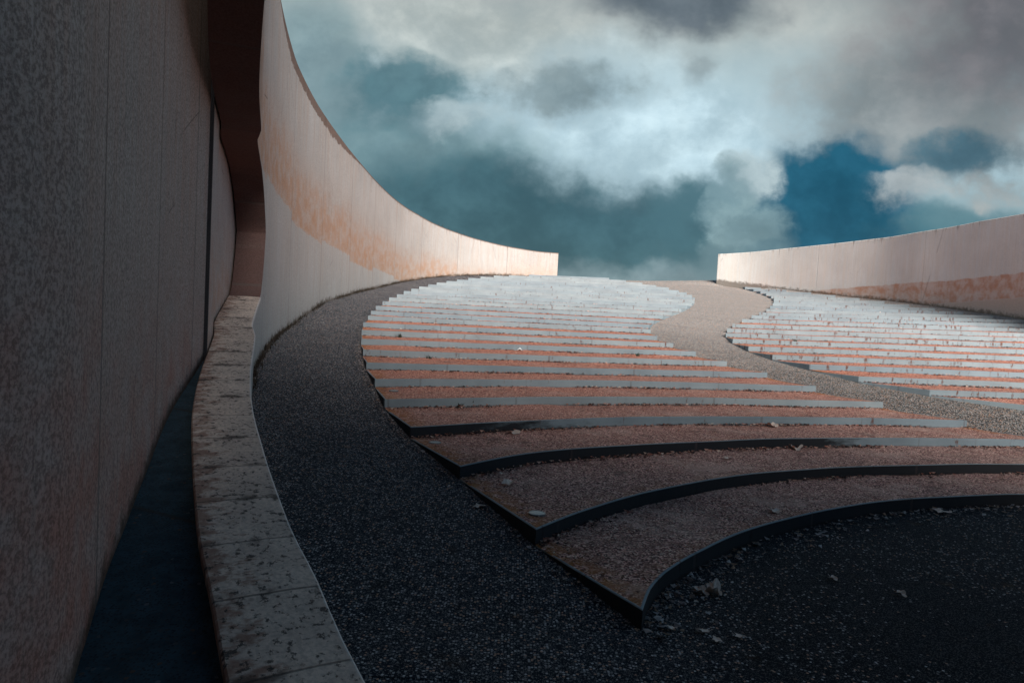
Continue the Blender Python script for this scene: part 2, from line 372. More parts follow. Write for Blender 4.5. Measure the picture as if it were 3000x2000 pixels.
def make_cap():
    m, g = material("weathered_limestone")
    s = g.attr('s').outputs[2]
    t = g.attr('t').outputs[2]            # across the slab, 0 at the path side .. 1 at the channel side
    v = g.xyz(s, g.m('MULTIPLY', t, .58), 0)
    n1 = g.noise(v, 3.0, 6.0, .6)
    n2 = g.noise(g.xyz(g.m('MULTIPLY', s, 2.6), t, 2.), 3.4, 7.0, .68)
    n3 = g.noise(v, 30.0, 4.0, .65)
    sp = g.noise(v, 17.0, 8.0, .70)
    col = g.mix(g.step(n1, .3, .7), (.78, .64, .54), (.58, .47, .40))
    col = g.mix(g.m('MULTIPLY', g.step(n3, .42, .62), .35), col, (.20, .17, .16))
    red = g.m('MULTIPLY', g.step(g.m('ADD', g.m('MULTIPLY', n2, 1.2), g.m('MULTIPLY', t, .42)), .86, 1.05), .7)
    col = g.mix(red, col, (.22, .09, .055))
    blk = g.step(g.m('ADD', sp, g.m('MULTIPLY', g.m('SUBTRACT', n1, .5), .25)), .555, .61)
    col = g.mix(g.m('MULTIPLY', blk, .85), col, (.035, .032, .035))
    blk2 = g.step(g.m('ADD', n2, g.m('MULTIPLY', sp, .35)), .80, .90)
    col = g.mix(g.m('MULTIPLY', blk2, .75), col, (.05, .042, .04))
    pr = rnd_panel(g, s, .72, 9.0)
    col = g.mix(g.m('MULTIPLY', pr, .30), col, g.vmul(col, (.62, .56, .54)))
    jm = joint_mask(g, g.m('ADD', s, g.m('MULTIPLY', g.m('SUBTRACT', n1, .5), .03)), .72, .011)
    jd = joint_mask(g, g.m('ADD', s, g.m('MULTIPLY', g.m('SUBTRACT', n2, .5), .16)), .72, .07)
    col = g.mix(g.m('MULTIPLY', jd, g.m('MULTIPLY', g.step(n1, .48, .6), .7)), col, (.06, .045, .04))
    col = g.mix(g.m('MULTIPLY', jm, g.m('ADD', .25, g.m('MULTIPLY', n1, .8))), col, (.05, .042, .04))
    wornr = g.m('SUBTRACT', 1.0, g.step(g.m('ADD', t, g.m('MULTIPLY', g.m('SUBTRACT', sp, .5), .08)), .015, .035))
    col = g.mix(g.m('MULTIPLY', wornr, .7), col, (.66, .62, .60))
    hgt = g.m('SUBTRACT', g.m('ADD', g.m('MULTIPLY', n3, .5), g.m('MULTIPLY', n1, .5)), g.m('ADD', g.m('MULTIPLY', blk, .5), jm))
    finish(g, col, .85, hgt, .7, .012, spec=.3)
    return m


M_CAP = make_cap()


def make_kerb():
    m, g = material("cast_kerb_concrete")
    s = g.attr('s').outputs[2]
    td = g.attr('td').outputs[2]          # distance below the kerb's top edge
    oi = g.n('ShaderNodeObjectInfo').outputs['Random']
    off = g.m('MULTIPLY', oi, 40.0)
    so = g.m('ADD', s, off)
    v = g.xyz(so, td, off)
    cloud = g.noise(v, 1.1, 5.0, .6)
    grain = g.noise(v, 60.0, 3.0, .6)
    drip = g.noise(g.xyz(g.m('MULTIPLY', so, 9.0), g.m('MULTIPLY', td, 2.2), off), 1.0, 4.0, .6)
    patch = g.noise(g.xyz(g.m('MULTIPLY', so, .55), 0, off), 1.0, 2.0, .5)
    smear = g.noise(g.xyz(g.m('MULTIPLY', so, .8), g.m('MULTIPLY', td, 14.0), off), 1.6, 4.0, .6)
    base = g.mix(oi, (.235, .305, .345), (.285, .345, .37))
    col = g.mix(g.step(cloud, .3, .7), base, g.vmul(base, (.80, .80, .81)))
    col = g.mix(g.m('MULTIPLY', g.step(smear, .5, .75), .30), col, (.33, .35, .37))
    rl = g.attr('rust').outputs[2]
    thr_ = g.m('SUBTRACT', .615, g.m('MULTIPLY', rl, .045))
    rust = g.m('MULTIPLY', g.m('MULTIPLY', g.step(g.m('SUBTRACT', drip, thr_), -.02, .07), g.step(g.m('ADD', patch, g.m('MULTIPLY', rl, .07)), .46, .60)), g.m('SUBTRACT', 1.0, g.step(td, .06, .14)))
    col = g.mix(g.m('MULTIPLY', rust, .85), col, (.12, .055, .04))
    drip2 = g.noise(g.xyz(g.m('MULTIPLY', so, 2.6), g.m('MULTIPLY', td, .8), 5.), 1.0, 3.0, .6)
    blk = g.m('MULTIPLY', g.step(drip2, .69, .71), g.step(patch, .40, .55))
    col = g.mix(g.m('MULTIPLY', blk, .8), col, (.045, .035, .035))
    foot = g.step(g.m('ADD', td, g.m('MULTIPLY', g.m('SUBTRACT', drip, .5), .05)), .115, .15)
    col = g.mix(g.m('MULTIPLY', foot, .6), col, (.10, .075, .065))
    near_shade = g.attr('near_shade').outputs[2]
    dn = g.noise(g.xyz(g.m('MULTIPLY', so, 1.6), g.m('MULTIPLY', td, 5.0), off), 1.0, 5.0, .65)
    dm = g.step(g.m('ADD', g.m('MULTIPLY', near_shade, .75), g.m('MULTIPLY', g.m('SUBTRACT', dn, .5), .9)), .22, .5)
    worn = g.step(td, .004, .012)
    col = g.mix(g.m('MULTIPLY', g.m('MULTIPLY', dm, worn), .93), col, (.014, .013, .016))  # paints shade near-black on the face, leaving the top edge pale
    jm = joint_mask(g, g.m('ADD', so, g.m('MULTIPLY', patch, .9)), 2.1, .026)
    jm = g.m('MULTIPLY', jm, g.step(g.m('ADD', drip, g.m('MULTIPLY', g.m('SUBTRACT', cloud, .5), .8)), .30, .55))
    col = g.mix(g.m('MULTIPLY', jm, .36), col, (.10, .075, .075))
    col = g.mix(g.m('MULTIPLY', g.step(grain, .5, .7), .22), col, g.vmul(col, (.6, .6, .6)))
    hgt = g.m('SUBTRACT', g.m('ADD', g.m('MULTIPLY', grain, .4), g.m('MULTIPLY', cloud, .3)), jm)
    finish(g, col, .85, hgt, .3, .006, spec=.12)
    return m


M_KERB = make_kerb()


def make_tread():
    m, g = material("leaf_mould_gravel")
    P = g.n('ShaderNodeNewGeometry').outputs['Position']
    x, y, z = g.sep(P)
    v = g.xyz(x, y, 0)
    big = g.noise(v, .9, 5.0, .6)
    mid = g.noise(v, 7.0, 5.0, .65)
    chip = g.n('ShaderNodeTexVoronoi', {'Vector': v, 'Scale': 64.0}, voronoi_dimensions='2D')
    cr, cg_, cb = g.sep(chip.outputs['Color'])
    edge = g.attr('edge').outputs[2]      # 1 along the block's rim, where moss sits
    col = g.mix(g.step(cr, .1, .9), (.15, .070, .070), (.74, .42, .36))
    col = g.mix(g.step(cg_, .72, .80), col, (.86, .60, .48))
    col = g.mix(g.step(cb, .70, .80), col, (.08, .045, .04))
    col = g.mix(g.m('MULTIPLY', g.step(mid, .46, .64), .7), col, (.30, .165, .135))
    col = g.mix(g.m('MULTIPLY', g.step(big, .55, .7), .4), col, (.30, .21, .17))
    red_ = g.m('MULTIPLY', g.attr('red').outputs[2], g.m('ADD', .45, g.m('MULTIPLY', mid, .7)))
    col = g.mix(red_, col, g.mix(g.step(cr, .1, .9), (.22, .055, .035), (.88, .36, .23)))
    humus = g.step(g.noise(v, 1.7, 6.0, .65), .55, .70)
    col = g.mix(g.m('MULTIPLY', humus, .65), col, (.10, .065, .06))
    pale = g.step(g.noise(g.xyz(x, y, 4.), 1.2, 6.0, .6), .52, .66)
    col = g.mix(g.m('MULTIPLY', g.m('MULTIPLY', pale, g.m('SUBTRACT', 1.0, red_)), .45), col, (.62, .44, .37))
    moss = g.m('MULTIPLY', edge, g.step(mid, .38, .55))
    col = g.mix(g.m('MULTIPLY', moss, .75), col, (.36, .13, .015))
    hgt = g.m('ADD', g.m('MULTIPLY', cr, .6), g.m('MULTIPLY', mid, .8))
    finish(g, col, .95, hgt, .9, .02, spec=.15)
    return m


M_TREAD = make_tread()


def make_asphalt(name, frac, dark, chipc, scale=42.0, vary=None, moss=.0, joints=False, bump=.6):
    m, g = material(name)
    P = g.n('ShaderNodeNewGeometry').outputs['Position']
    x, y, z = g.sep(P)
    v = g.xyz(x, y, 0)
    big = g.noise(v, .7, 5.0, .6)
    mid = g.noise(v, 6.0, 5.0, .65)
    vo = g.n('ShaderNodeTexVoronoi', {'Vector': v, 'Scale': scale}, voronoi_dimensions='2D')
    dist = vo.outputs['Distance']
    cr, cg_, cb = g.sep(vo.outputs['Color'])
    if vary == 'stage':          # the stage has fewer chips and a darker base than the path
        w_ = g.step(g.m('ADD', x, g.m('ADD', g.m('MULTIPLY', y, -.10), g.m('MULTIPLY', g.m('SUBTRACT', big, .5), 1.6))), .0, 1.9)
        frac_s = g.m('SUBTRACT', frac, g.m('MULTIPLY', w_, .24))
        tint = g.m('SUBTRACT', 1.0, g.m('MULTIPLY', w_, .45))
    elif vary == 'walk':         # fading light painted in: darker base, fewer pale chips towards the bottom
        w_ = g.step(g.m('ADD', y, g.m('MULTIPLY', g.m('SUBTRACT', big, .5), 4.0)), 12.5, 25.0)
        frac_s = g.m('ADD', frac - .22, g.m('MULTIPLY', w_, .22))
        tint = g.m('ADD', .30, g.m('MULTIPLY', w_, .70))
    else:
        frac_s, tint = frac, 1.0
    thr = g.m('ADD', g.m('SUBTRACT', 1.0, frac_s), g.m('MULTIPLY', g.m('SUBTRACT', big, .5), -.55))
    chip = g.m('MULTIPLY', g.step(g.m('SUBTRACT', cr, thr), -.01, .01), g.m('SUBTRACT', 1.0, g.step(dist, .34, .46)))
    v2 = g.n('ShaderNodeTexVoronoi', {'Vector': v, 'Scale': scale * 1.9}, voronoi_dimensions='2D')
    c2r, c2g, c2b = g.sep(v2.outputs['Color'])
    chip2 = g.m('MULTIPLY', g.step(c2r, .42, .46), g.m('SUBTRACT', 1.0, g.step(v2.outputs['Distance'], .30, .48)))
    base = g.mix(g.step(mid, .35, .65), dark, tuple(c * 1.6 for c in dark))
    base = g.mix(g.m('MULTIPLY', chip2, .8), base, g.mix(c2g, tuple(c * .16 for c in chipc), tuple(c * .48 for c in chipc)))
    if vary:
        base = g.n('ShaderNodeVectorMath', {0: base, 'Scale': tint}, operation='SCALE').outputs[0]
    cc = g.mix(g.m('POWER', cg_, .6), chipc, tuple(c * .30 for c in chipc))
    cc = g.mix(g.step(cb, .75, .8), cc, (chipc[0] * .8, chipc[1] * .52, chipc[2] * .38))
    col = g.mix(chip, base, cc)
    if moss:
        mm = g.step(g.noise(v, 1.6, 6.0, .65), .60, .72)
        col = g.mix(g.m('MULTIPLY', mm, moss), col, (.06, .032, .012))
    if joints:
        jm = joint_mask(g, g.m('ADD', g.m('MULTIPLY', x, .35), y), 2.1, .03)
        col = g.mix(g.m('MULTIPLY', jm, .6), col, (.05, .045, .04))
    hgt = g.m('ADD', g.m('MULTIPLY', chip, .6), g.m('MULTIPLY', mid, .5))
    finish(g, col, .92, hgt, bump, .010, spec=.08)
    return m


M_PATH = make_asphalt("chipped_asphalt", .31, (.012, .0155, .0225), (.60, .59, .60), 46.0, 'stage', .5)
M_WALK = make_asphalt("exposed_aggregate", .85, (.13, .128, .13), (.72, .67, .62), 36.0, 'walk', .1, True, .25)
M_LEDGE = make_asphalt("smooth_dark_slab", .02, (.030, .052, .068), (.12, .14, .16), 30.0, None, .0, True, .2)


def make_flake(name):
    m, g = material(name)
    c = g.attr('tint').outputs['Color']
    P = g.n('ShaderNodeNewGeometry').outputs['Position']
    n = g.noise(P, 120.0, 3.0, .6)
    col = g.mix(g.step(n, .35, .65), g.vmul(c, (.7, .7, .7)), c)
    finish(g, col, .8, n, .3, .002, spec=.25)
    return m


M_FLAKE = make_flake("dry_leaf")


def make_leaf(name, a, b):
    m, g = material(name)
    P = g.n('ShaderNodeTexCoord').outputs['Object']
    n = g.noise(P, 24.0, 5.0, .6)
    n2 = g.noise(P, 90.0, 3.0, .6)
    col = g.mix(g.step(n, .35, .65), a, b)
    col = g.mix(g.m('MULTIPLY', g.step(n2, .55, .7), .4), col, tuple(c * .4 for c in b))
    finish(g, col, .75, n2, .3, .003, spec=.3)
    return m


M_LEAF = make_leaf("fallen_leaf", (.78, .68, .62), (.58, .44, .36))
M_PAPER = make_leaf("white_paper", (.85, .86, .86), (.74, .77, .78))
M_PLANT = make_leaf("dark_weed", (.030, .050, .045), (.055, .070, .045))
M_DRY = make_leaf("dry_grass", (.045, .033, .022), (.025, .02, .016))


def make_plain(name, c, rough, metal=0.0, spec=.4):
    m, g = material(name)
    P = g.n('ShaderNodeTexCoord').outputs['Object']
    n = g.noise(P, 60.0, 5.0, .6)
    col = g.mix(g.step(n, .35, .7), c, tuple(q * .6 for q in c))
    finish(g, col, rough, n, .15, .002, spec=spec, metal=metal)
    return m


M_LENS = make_plain("dusty_glass", (.36, .40, .40), .35)
M_RIM = make_plain("dull_steel", (.30, .30, .31), .45, .8)
M_CAPRED = make_plain("bottle_cap_paint", (.62, .50, .32), .5)
M_JOINT = make_plain("tar_joint", (.030, .030, .036), .9)

# ------------------------------------------------------------------ geometry helpers
def link(name, verts, faces, mat, parent=None, attrs=None, smooth=None, recalc=False, colors=None):
    me = bpy.data.meshes.new(name)
    me.from_pydata([tuple(v) for v in verts], [], faces)
    for an, vals in (attrs or {}).items():
        a = me.attributes.new(an, 'FLOAT', 'POINT')
        a.data.foreach_set('value', vals)
    if colors is not None:
        a = me.attributes.new('tint', 'FLOAT_COLOR', 'POINT')
        a.data.foreach_set('color', [c for col in colors for c in (*col, 1.0)])
    if recalc:
        bm = bmesh.new()
        bm.from_mesh(me)
        bmesh.ops.recalc_face_normals(bm, faces=bm.faces)
        bm.to_mesh(me)
        bm.free()
    if smooth is not None:
        me.polygons.foreach_set('use_smooth', [True] * len(me.polygons))
        me.set_sharp_from_angle(angle=math.radians(smooth))
    me.update()
    if mat is not None:
        me.materials.append(mat)
    o = bpy.data.objects.new(name, me)
    COL.objects.link(o)
    if parent is not None:
        o.parent = parent
        o.matrix_parent_inverse = parent.matrix_world.inverted()
    return o


def tag(o, label=None, cat=None, group=None, kind=None):
    if label:
        o['label'] = label
    if cat:
        o['category'] = cat
    if group:
        o['group'] = group
    if kind:
        o['kind'] = kind
    return o


def empty(name, loc):
    o = bpy.data.objects.new(name, None)
    o.location = loc
    o.empty_display_size = .2
    COL.objects.link(o)
    o.matrix_world = Matrix.Translation(Vector(loc))
    return o


def interp(x, xs, ys):
    if x <= xs[0]:
        return ys[0]
    for i in range(1, len(xs)):
        if x <= xs[i]:
            t = (x - xs[i - 1]) / (xs[i] - xs[i - 1])
            return ys[i - 1] + (ys[i] - ys[i - 1]) * t
    return ys[-1]


def smoothterp(x, xs, ys):
    """Monotone-ish cubic through the points."""
    n = len(xs)
    if x <= xs[0]:
        return ys[0]
    if x >= xs[-1]:
        return ys[-1]
    i = max(j for j in range(n - 1) if xs[j] <= x)
    h = xs[i + 1] - xs[i]
    def slope(j):
        if j == 0:
            return (ys[1] - ys[0]) / (xs[1] - xs[0])
        if j == n - 1:
            return (ys[-1] - ys[-2]) / (xs[-1] - xs[-2])
        a = (ys[j] - ys[j - 1]) / (xs[j] - xs[j - 1])
        b = (ys[j + 1] - ys[j]) / (xs[j + 1] - xs[j])
        return 0.0 if a * b <= 0 else 2 * a * b / (a + b)
    t = (x - xs[i]) / h
    return ((2 * t**3 - 3 * t**2 + 1) * ys[i] + (t**3 - 2 * t**2 + t) * h * slope(i)
            + (-2 * t**3 + 3 * t**2) * ys[i + 1] + (t**3 - t**2) * h * slope(i + 1))


def spline(P, step):
    P = [Vector((*p, 0.0)[:3]) for p in P]
    Q = [2 * P[0] - P[1]] + P + [2 * P[-1] - P[-2]]
    out = []
    for i in range(1, len(Q) - 2):
        n = max(2, int((Q[i + 1] - Q[i]).length / step))
        for k in range(n):
            t = k / n
            out.append(.5 * (2 * Q[i] + (Q[i + 1] - Q[i - 1]) * t + (2 * Q[i - 1] - 5 * Q[i] + 4 * Q[i + 1] - Q[i + 2]) * t * t
                             + (3 * Q[i] - Q[i - 1] - 3 * Q[i + 1] + Q[i + 2]) * t**3))
    out.append(P[-1])
    return out


def resample(P, n):
    P = [Vector(p) for p in P]
    L = [0.0]
    for a, b in zip(P, P[1:]):
        L.append(L[-1] + (b - a).length)
    out = []
    for i in range(n):
        d = L[-1] * i / (n - 1)
        j = 0
        while j < len(P) - 2 and L[j + 1] < d:
            j += 1
        t = (d - L[j]) / max(1e-9, L[j + 1] - L[j])
        out.append(P[j].lerp(P[j + 1], min(1, t)))
    return out


def cumlen(P):
    L = [0.0]
    for a, b in zip(P, P[1:]):
        L.append(L[-1] + (Vector(b[:2]) - Vector(a[:2])).length)
    return L


def side(P, i):
    """Horizontal unit normal to the left of travel at point i."""
    a, b = P[max(0, i - 1)], P[min(len(P) - 1, i + 1)]
    t = Vector((b[0] - a[0], b[1] - a[1]))
    t.normalize()
    return Vector((-t.y, t.x, 0))


# ------------------------------------------------------------------ path level
CORNER = {k: Vector(LEFT_ROWS[k][0]) for k in LEFT_ROWS}
PD = [CORNER[k].y for k in sorted(CORNER)] + [46.0]
PZ = [CORNER[k].z - R_ for k in sorted(CORNER)] + [4.35]
def path_z(y):
    return interp(y, PD, PZ) if y > PD[0] else 0.0


# ------------------------------------------------------------------ perimeter wall with the long slot
WC = spline(WALL_PLAN, .28)
# finer columns round the two ends of the slot
fine = []
for a, b in zip(WC, WC[1:]):
    k = 30 if 13.85 < .5 * (a.y + b.y) < 14.5 else 9 if (13.0 < .5 * (a.y + b.y) < 14.5 or -1.2 < .5 * (a.y + b.y) < -.5 and a.x < 4) else 1
    fine += [a.lerp(b, i / k) for i in range(k)]
WC = fine + [WC[-1]]
WS = cumlen(WC)
WT = .57
SD = [-7, -6.7, -5.5, -3, 1, 9, 21.8, 24.6, 27.4, 32.4, 35.6, 40, 44.5, 49.5, 55, 60, 66, 72.5, 79, 84, 88, 90.5, 92, 93.2, 94.3, 95.1, 95.4]
SE = [2, -3, -8, -11.5, -13, -13, -12.5, -12.2, -11.58, -11.05, -10.58, -10, -9.2, -8.5, -7.65, -6.83, -5.7, -4.3, -3.0, -2.0, -1.1, -.4, .45, 2.0, 4.5, 7.0, 8.6]
OD = [-7, -6.7, -5.5, -3, 1, 40, 50, 56, 62, 70, 80, 86.6, 90, 92.2, 94, 95.1, 95.4]
OE = [2, 7, 12, 15, 20, 23, 21.5, 19, 17.9, 17.3, 16.9, 16.0, 14.5, 12.9, 10.8, 9.3, 8.6]
TOPD = [20, 80, 102.7, 118.1, 136.7, 162.9, 190.4, 237.7, 262.3, 274.1, 281.7, 283.9]
TOPE = [58, 48.5, 43.5, 40, 37.9, 35.6, 33.6, 30.6, 27.8, 26.0, 24.5, 23.8]
def slot(y):
    d = y / R_
    if d <= -7 or d >= 95.4:
        return None
    return EYE + R_ * smoothterp(d, SD, SE), EYE + R_ * smoothterp(d, OD, OE)


def band_n(y, h):
    lo = R_ * interp(y / R_, [60, 95, 148, 190, 235, 300], [17.5, 15.5, 11.8, 9.5, 7.0, 5.5])
    hi = R_ * interp(y / R_, [60, 95, 137, 182, 222, 270], [30, 27, 24, 21.5, 18, 15.5])
    return (h - lo) / (hi - lo)


wall = tag(empty("perimeter_wall", (WC[0].x, WC[0].y, 0)),
           "tall curved pale concrete wall with a long rounded opening, sweeping round the asphalt path", "wall")
V, F, at = [], [], {k: [] for k in ('s', 'h', 'bn', 'td', 'bd')}
def wv(p, z, s, top, bot):
    V.append((p.x, p.y, z))
    at['s'].append(s)
    at['h'].append(z - EYE)
    at['bn'].append(band_n(p.y, z - EYE))
    at['td'].append(top - z)
    at['bd'].append(z - bot)
    return len(V) - 1


S20 = min(range(len(WC)), key=lambda q: abs(WC[q].y - 3.3) + (WC[q].x > 3) * 50)
cols = []
for i, p in enumerate(WC):
    q = p + side(WC, i) * WT                      # left of travel = channel side (travel goes away from camera)
    back = p.x > 1.5 and p.y < 1.0
    top = EYE + R_ * (interp(p.y / R_, TOPD, TOPE) + .34 * max(0.0, (WS[S20] - WS[i]) / R_))  # unseen stretch behind the camera raised to shade the foreground
    bot = path_z(p.y)
    sl_ = None if (p.x > 4.6) else slot(p.y)
    if p.x > 3.2 and p.y < -2.4:
        sl_ = None
    zb = bot - 1.2
    r = {}
    zs = [zb] + ([sl_[0], sl_[1]] if sl_ else []) + [top]
    r['n'] = len(zs)
    r['R'] = [wv(p, z, WS[i], top, bot) for z in zs]
    r['L'] = [wv(q, z, WS[i], top, bot) for z in zs]
    if not sl_:                                   # closed column: keep a middle pair for the ends of the slot
        zm = EYE + R_ * (8.6 if p.y > 5 else 2)
        r['Rm'] = wv(p, zm, WS[i], top, bot)
        r['Lm'] = wv(q, zm, WS[i], top, bot)
    cols.append(r)
def four(c):
    if c['n'] == 4:
        return c['R'], c['L']
    return [c['R'][0], c['Rm'], c['Rm'], c['R'][1]], [c['L'][0], c['Lm'], c['Lm'], c['L'][1]]
REVEAL = []
def face(*ids):
    u = []
    for k in ids:
        if k not in u:
            u.append(k)
    if len(u) >= 3:
        F.append(u)
for a, b in zip(cols, cols[1:]):
    (ar, al), (br, bl) = four(a), four(b)
    face(ar[0], br[0], br[1], ar[1])
    face(al[0], al[1], bl[1], bl[0])
    face(ar[2], br[2], br[3], ar[3])
    face(al[2], al[3], bl[3], bl[2])
    face(ar[3], br[3], bl[3], al[3])
    if a['n'] == 4 or b['n'] == 4:
        REVEAL.append(len(F))
        face(ar[1], br[1], bl[1], al[1])
        REVEAL.append(len(F))
        face(ar[2], al[2], bl[2], br[2])
for c in (cols[0], cols[-1]):
    cr_, cl_ = four(c)
    face(cr_[0], cr_[1], cl_[1], cl_[0])
    face(cr_[1], cr_[3], cl_[3], cl_[1])
wb = link("wall_body", V, F, M_WALL, wall, at, smooth=62, recalc=True)
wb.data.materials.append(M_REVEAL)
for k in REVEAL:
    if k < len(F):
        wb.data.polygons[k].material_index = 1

# limestone slabs along the sill of the opening
V, F, at = [], [], {'s': [], 't': []}
prev = None
for i, p in enumerate(WC):
    sl_ = slot(p.y)
    if not sl_ or not (-.7 < p.y < 13.62):
        continue
    n = side(WC, i)
    zt = sl_[0] + .012
    ring = []
    for off, dz, t in ((-.018, -.07, 0), (-.018, -.012, 0), (-.006, 0, .02), (WT * .33, .004, .33), (WT * .66, .003, .66), (WT + .006, 0, .98), (WT + .018, -.012, 1), (WT + .018, -.07, 1)):
        w = .004 * mnoise.noise(Vector((p.x * 5, p.y * 5, off * 9)))
        q = p + n * off
        V.append((q.x, q.y, zt + dz + w))
        at['s'].append(WS[i])
        at['t'].append(t)
        ring.append(len(V) - 1)
    if prev:
        for k in range(7):
            F.append((prev[k], prev[k + 1], ring[k + 1], ring[k]))
    prev = ring
link("sill_slab", V, F, M_CAP, wall, at, smooth=30)


def simple_wall(name, C, height, mat, label, thick, bandf, base_z, sgn):
    root = tag(empty(name, (C[0].x, C[0].y, base_z(C[0]))), label, "wall")
    S = cumlen(C)
    V, F, at = [], [], {k: [] for k in ('s', 'h', 'bn', 'td', 'bd')}
    rings = []
    for i, p in enumerate(C):
        q = p + side(C, i) * thick * sgn
        top, bot = height(p), base_z(p)
        ring = []
        for pt in (p, q):
            for z in (bot - .5, bot + .4 * (top - bot), top - .025, top):
                inset = -.02 if z == top else 0
                pp = pt + (q - p).normalized() * (-inset if pt is p else inset)
                V.append((pp.x, pp.y, z))
                at['s'].append(S[i])
                at['h'].append(z - EYE)
                at['bn'].append(bandf(p, z - EYE))
                at['td'].append(top - z)
                at['bd'].append(z - bot)
                ring.append(len(V) - 1)
        rings.append(ring)
    for a, b in zip(rings, rings[1:]):
        for k in (0, 1, 2):
            F.append((a[k], b[k], b[k + 1], a[k + 1]))
            F.append((a[k + 4], a[k + 5], b[k + 5], b[k + 4]))
        F.append((a[3], b[3], b[7], a[7]))
    for a in (rings[0], rings[-1]):
        for k in (0, 1, 2):
            F.append((a[k], a[k + 1], a[k + 5], a[k + 4]))
    link("wall_body", V, F, mat, root, at, smooth=35, recalc=True)
    return root


RC = spline([p[:2] for p in RIGHT_WALL], .3)
RWY = [p[1] for p in reversed(RIGHT_WALL)]
RWZ = [p[2] for p in reversed(RIGHT_WALL)]
def rwall_top(p):
    return EYE + R_ * interp(p.y / R_, [130, 168, 184, 199.9, 224.8, 255, 275], [29, 29.6, 29.7, 29.3, 28.6, 27.4, 26.0])
def rwall_band(p, h):
    lo = R_ * interp(p.y / R_, [165, 206, 250], [9.3, 7.5, 5.5])
    hi = R_ * interp(p.y / R_, [165, 217, 244], [15.0, 13.2, 11.5])
    return .02 + .78 * (h - lo) / (hi - lo)
simple_wall("terrace_wall", RC, rwall_top, M_RWALL,
            "lower pale concrete wall with an orange stained band, behind the tiers on the far side of the walkway", .5,
            rwall_band, lambda p: interp(p.y, RWY, RWZ), 1)
def ledge_z(y):
    return EYE + R_ * smoothterp(min(max(y / R_, 9), 88), SD, SE) - .075
jn = min((i for i in range(len(WC)) if WC[i].x < 0), key=lambda q: abs(WC[q].y - 9.98))
jn = WC[jn] + side(WC, jn) * (WT + .075)
CCW = spline([q[:2] for q in CHANNEL_WALL[:-1]] + [(jn.x, jn.y)], .5)
CC = CCW
cw = simple_wall("channel_wall", CC, lambda p: EYE + 6.4 + 1.2 * min(3.0, max(0.0, 1.5 - p.y)), M_CWALL,  # unseen run behind the camera added and raised to block the sun
            "rough speckled brown concrete wall behind the dark ledge and the long opening", .4,
            lambda p, h: (h + 3.0) / 2.9, lambda p: ledge_z(p.y), 1)

# dark open joint where the channel wall ends
jb = min((i for i in range(len(WC)) if WC[i].x < 0), key=lambda q: abs(WC[q].y - 9.80))
j0 = WC[jb] + side(WC, jb) * (WT + .028)
j1 = WC[jb] + side(WC, jb) * (WT + .16)
V = []
for q in (j0, j1):
    for dy_ in (0, .08):
        V += [(q.x - dy_ * .35, q.y + dy_, ledge_z(q.y) - .3), (q.x - dy_ * .35, q.y + dy_, EYE + 7.6)]
link("joint_strip", V, [(0, 1, 3, 2), (4, 6, 7, 5), (0, 4, 5, 1), (2, 3, 7, 6), (1, 5, 7, 3)], M_JOINT, cw)
EC = [WC[i] + side(WC, i) * (WT + .035) for i in range(len(WC)) if WC[i].x < 0 and 9.85 < WC[i].y < 15.6]
simple_wall("backing_wall", EC, lambda p: EYE + 7.6, M_EWALL, "smooth pale concrete wall close behind the rounded end of the long opening", .35,
            lambda p, h: (h + .9) / 2.2, lambda p: ledge_z(p.y), 1)

# ------------------------------------------------------------------ ground, paths
gs = 900.0
bank = [p + side(WC, i) * (WT * .5) for i, p in enumerate(WC)]          # the ground inside the wall line
V = [(p.x, p.y, 0) for p in bank] + [(60, 60, 0), (60, bank[0].y, 0)]
link("ground", V, [tuple(range(len(V)))], M_PATH)["kind"] = "structure"
link("terrain", [(-gs, -gs, -1.3), (gs, -gs, -1.3), (gs, gs, -1.3), (-gs, gs, -1.3)], [(0, 1, 2, 3)], M_PATH)["kind"] = "structure"


def ribbon(name, A, B, mat, n=6, lift=.004, rough=.006):
    V, F = [], []
    for a, b in zip(A, B):
        for j in range(n + 1):
            p = Vector(a).lerp(Vector(b), j / n)
            w = rough * mnoise.noise(Vector((p.x * 1.1, p.y * 1.1, 3.0))) if 0 < j < n else 0
            V.append((p.x, p.y, p.z + lift + w))
    for i in range(len(A) - 1):
        for j in range(n):
            k = i * (n + 1) + j
            F.append((k, k + 1, k + n + 2, k + n + 1))
    o = link(name, V, F, mat, smooth=40)
    o["kind"] = "structure"
    return o


def wall_x(y):
    best = None
    for a, b in zip(WC, WC[1:]):
        if a.x < 3 and a.y <= y <= b.y:
            t = (y - a.y) / max(1e-6, b.y - a.y)
            return a.x + (b.x - a.x) * t
    return WC[-1].x


ks = sorted(LEFT_ROWS)
# path beside the curved wall
A, B = [], []
stations = [Vector((.6, 4.0, .0))] + [CORNER[k] - Vector((0, 0, R_)) for k in ks]
for a, b in zip(stations, stations[1:]):
    for i in range(3):
        p = a.lerp(b, i / 3)
        A.append(Vector((wall_x(p.y) - .12, p.y, p.z)))
        B.append(p + Vector((.03, 0, 0)))
ribbon("path", A, B, M_PATH)
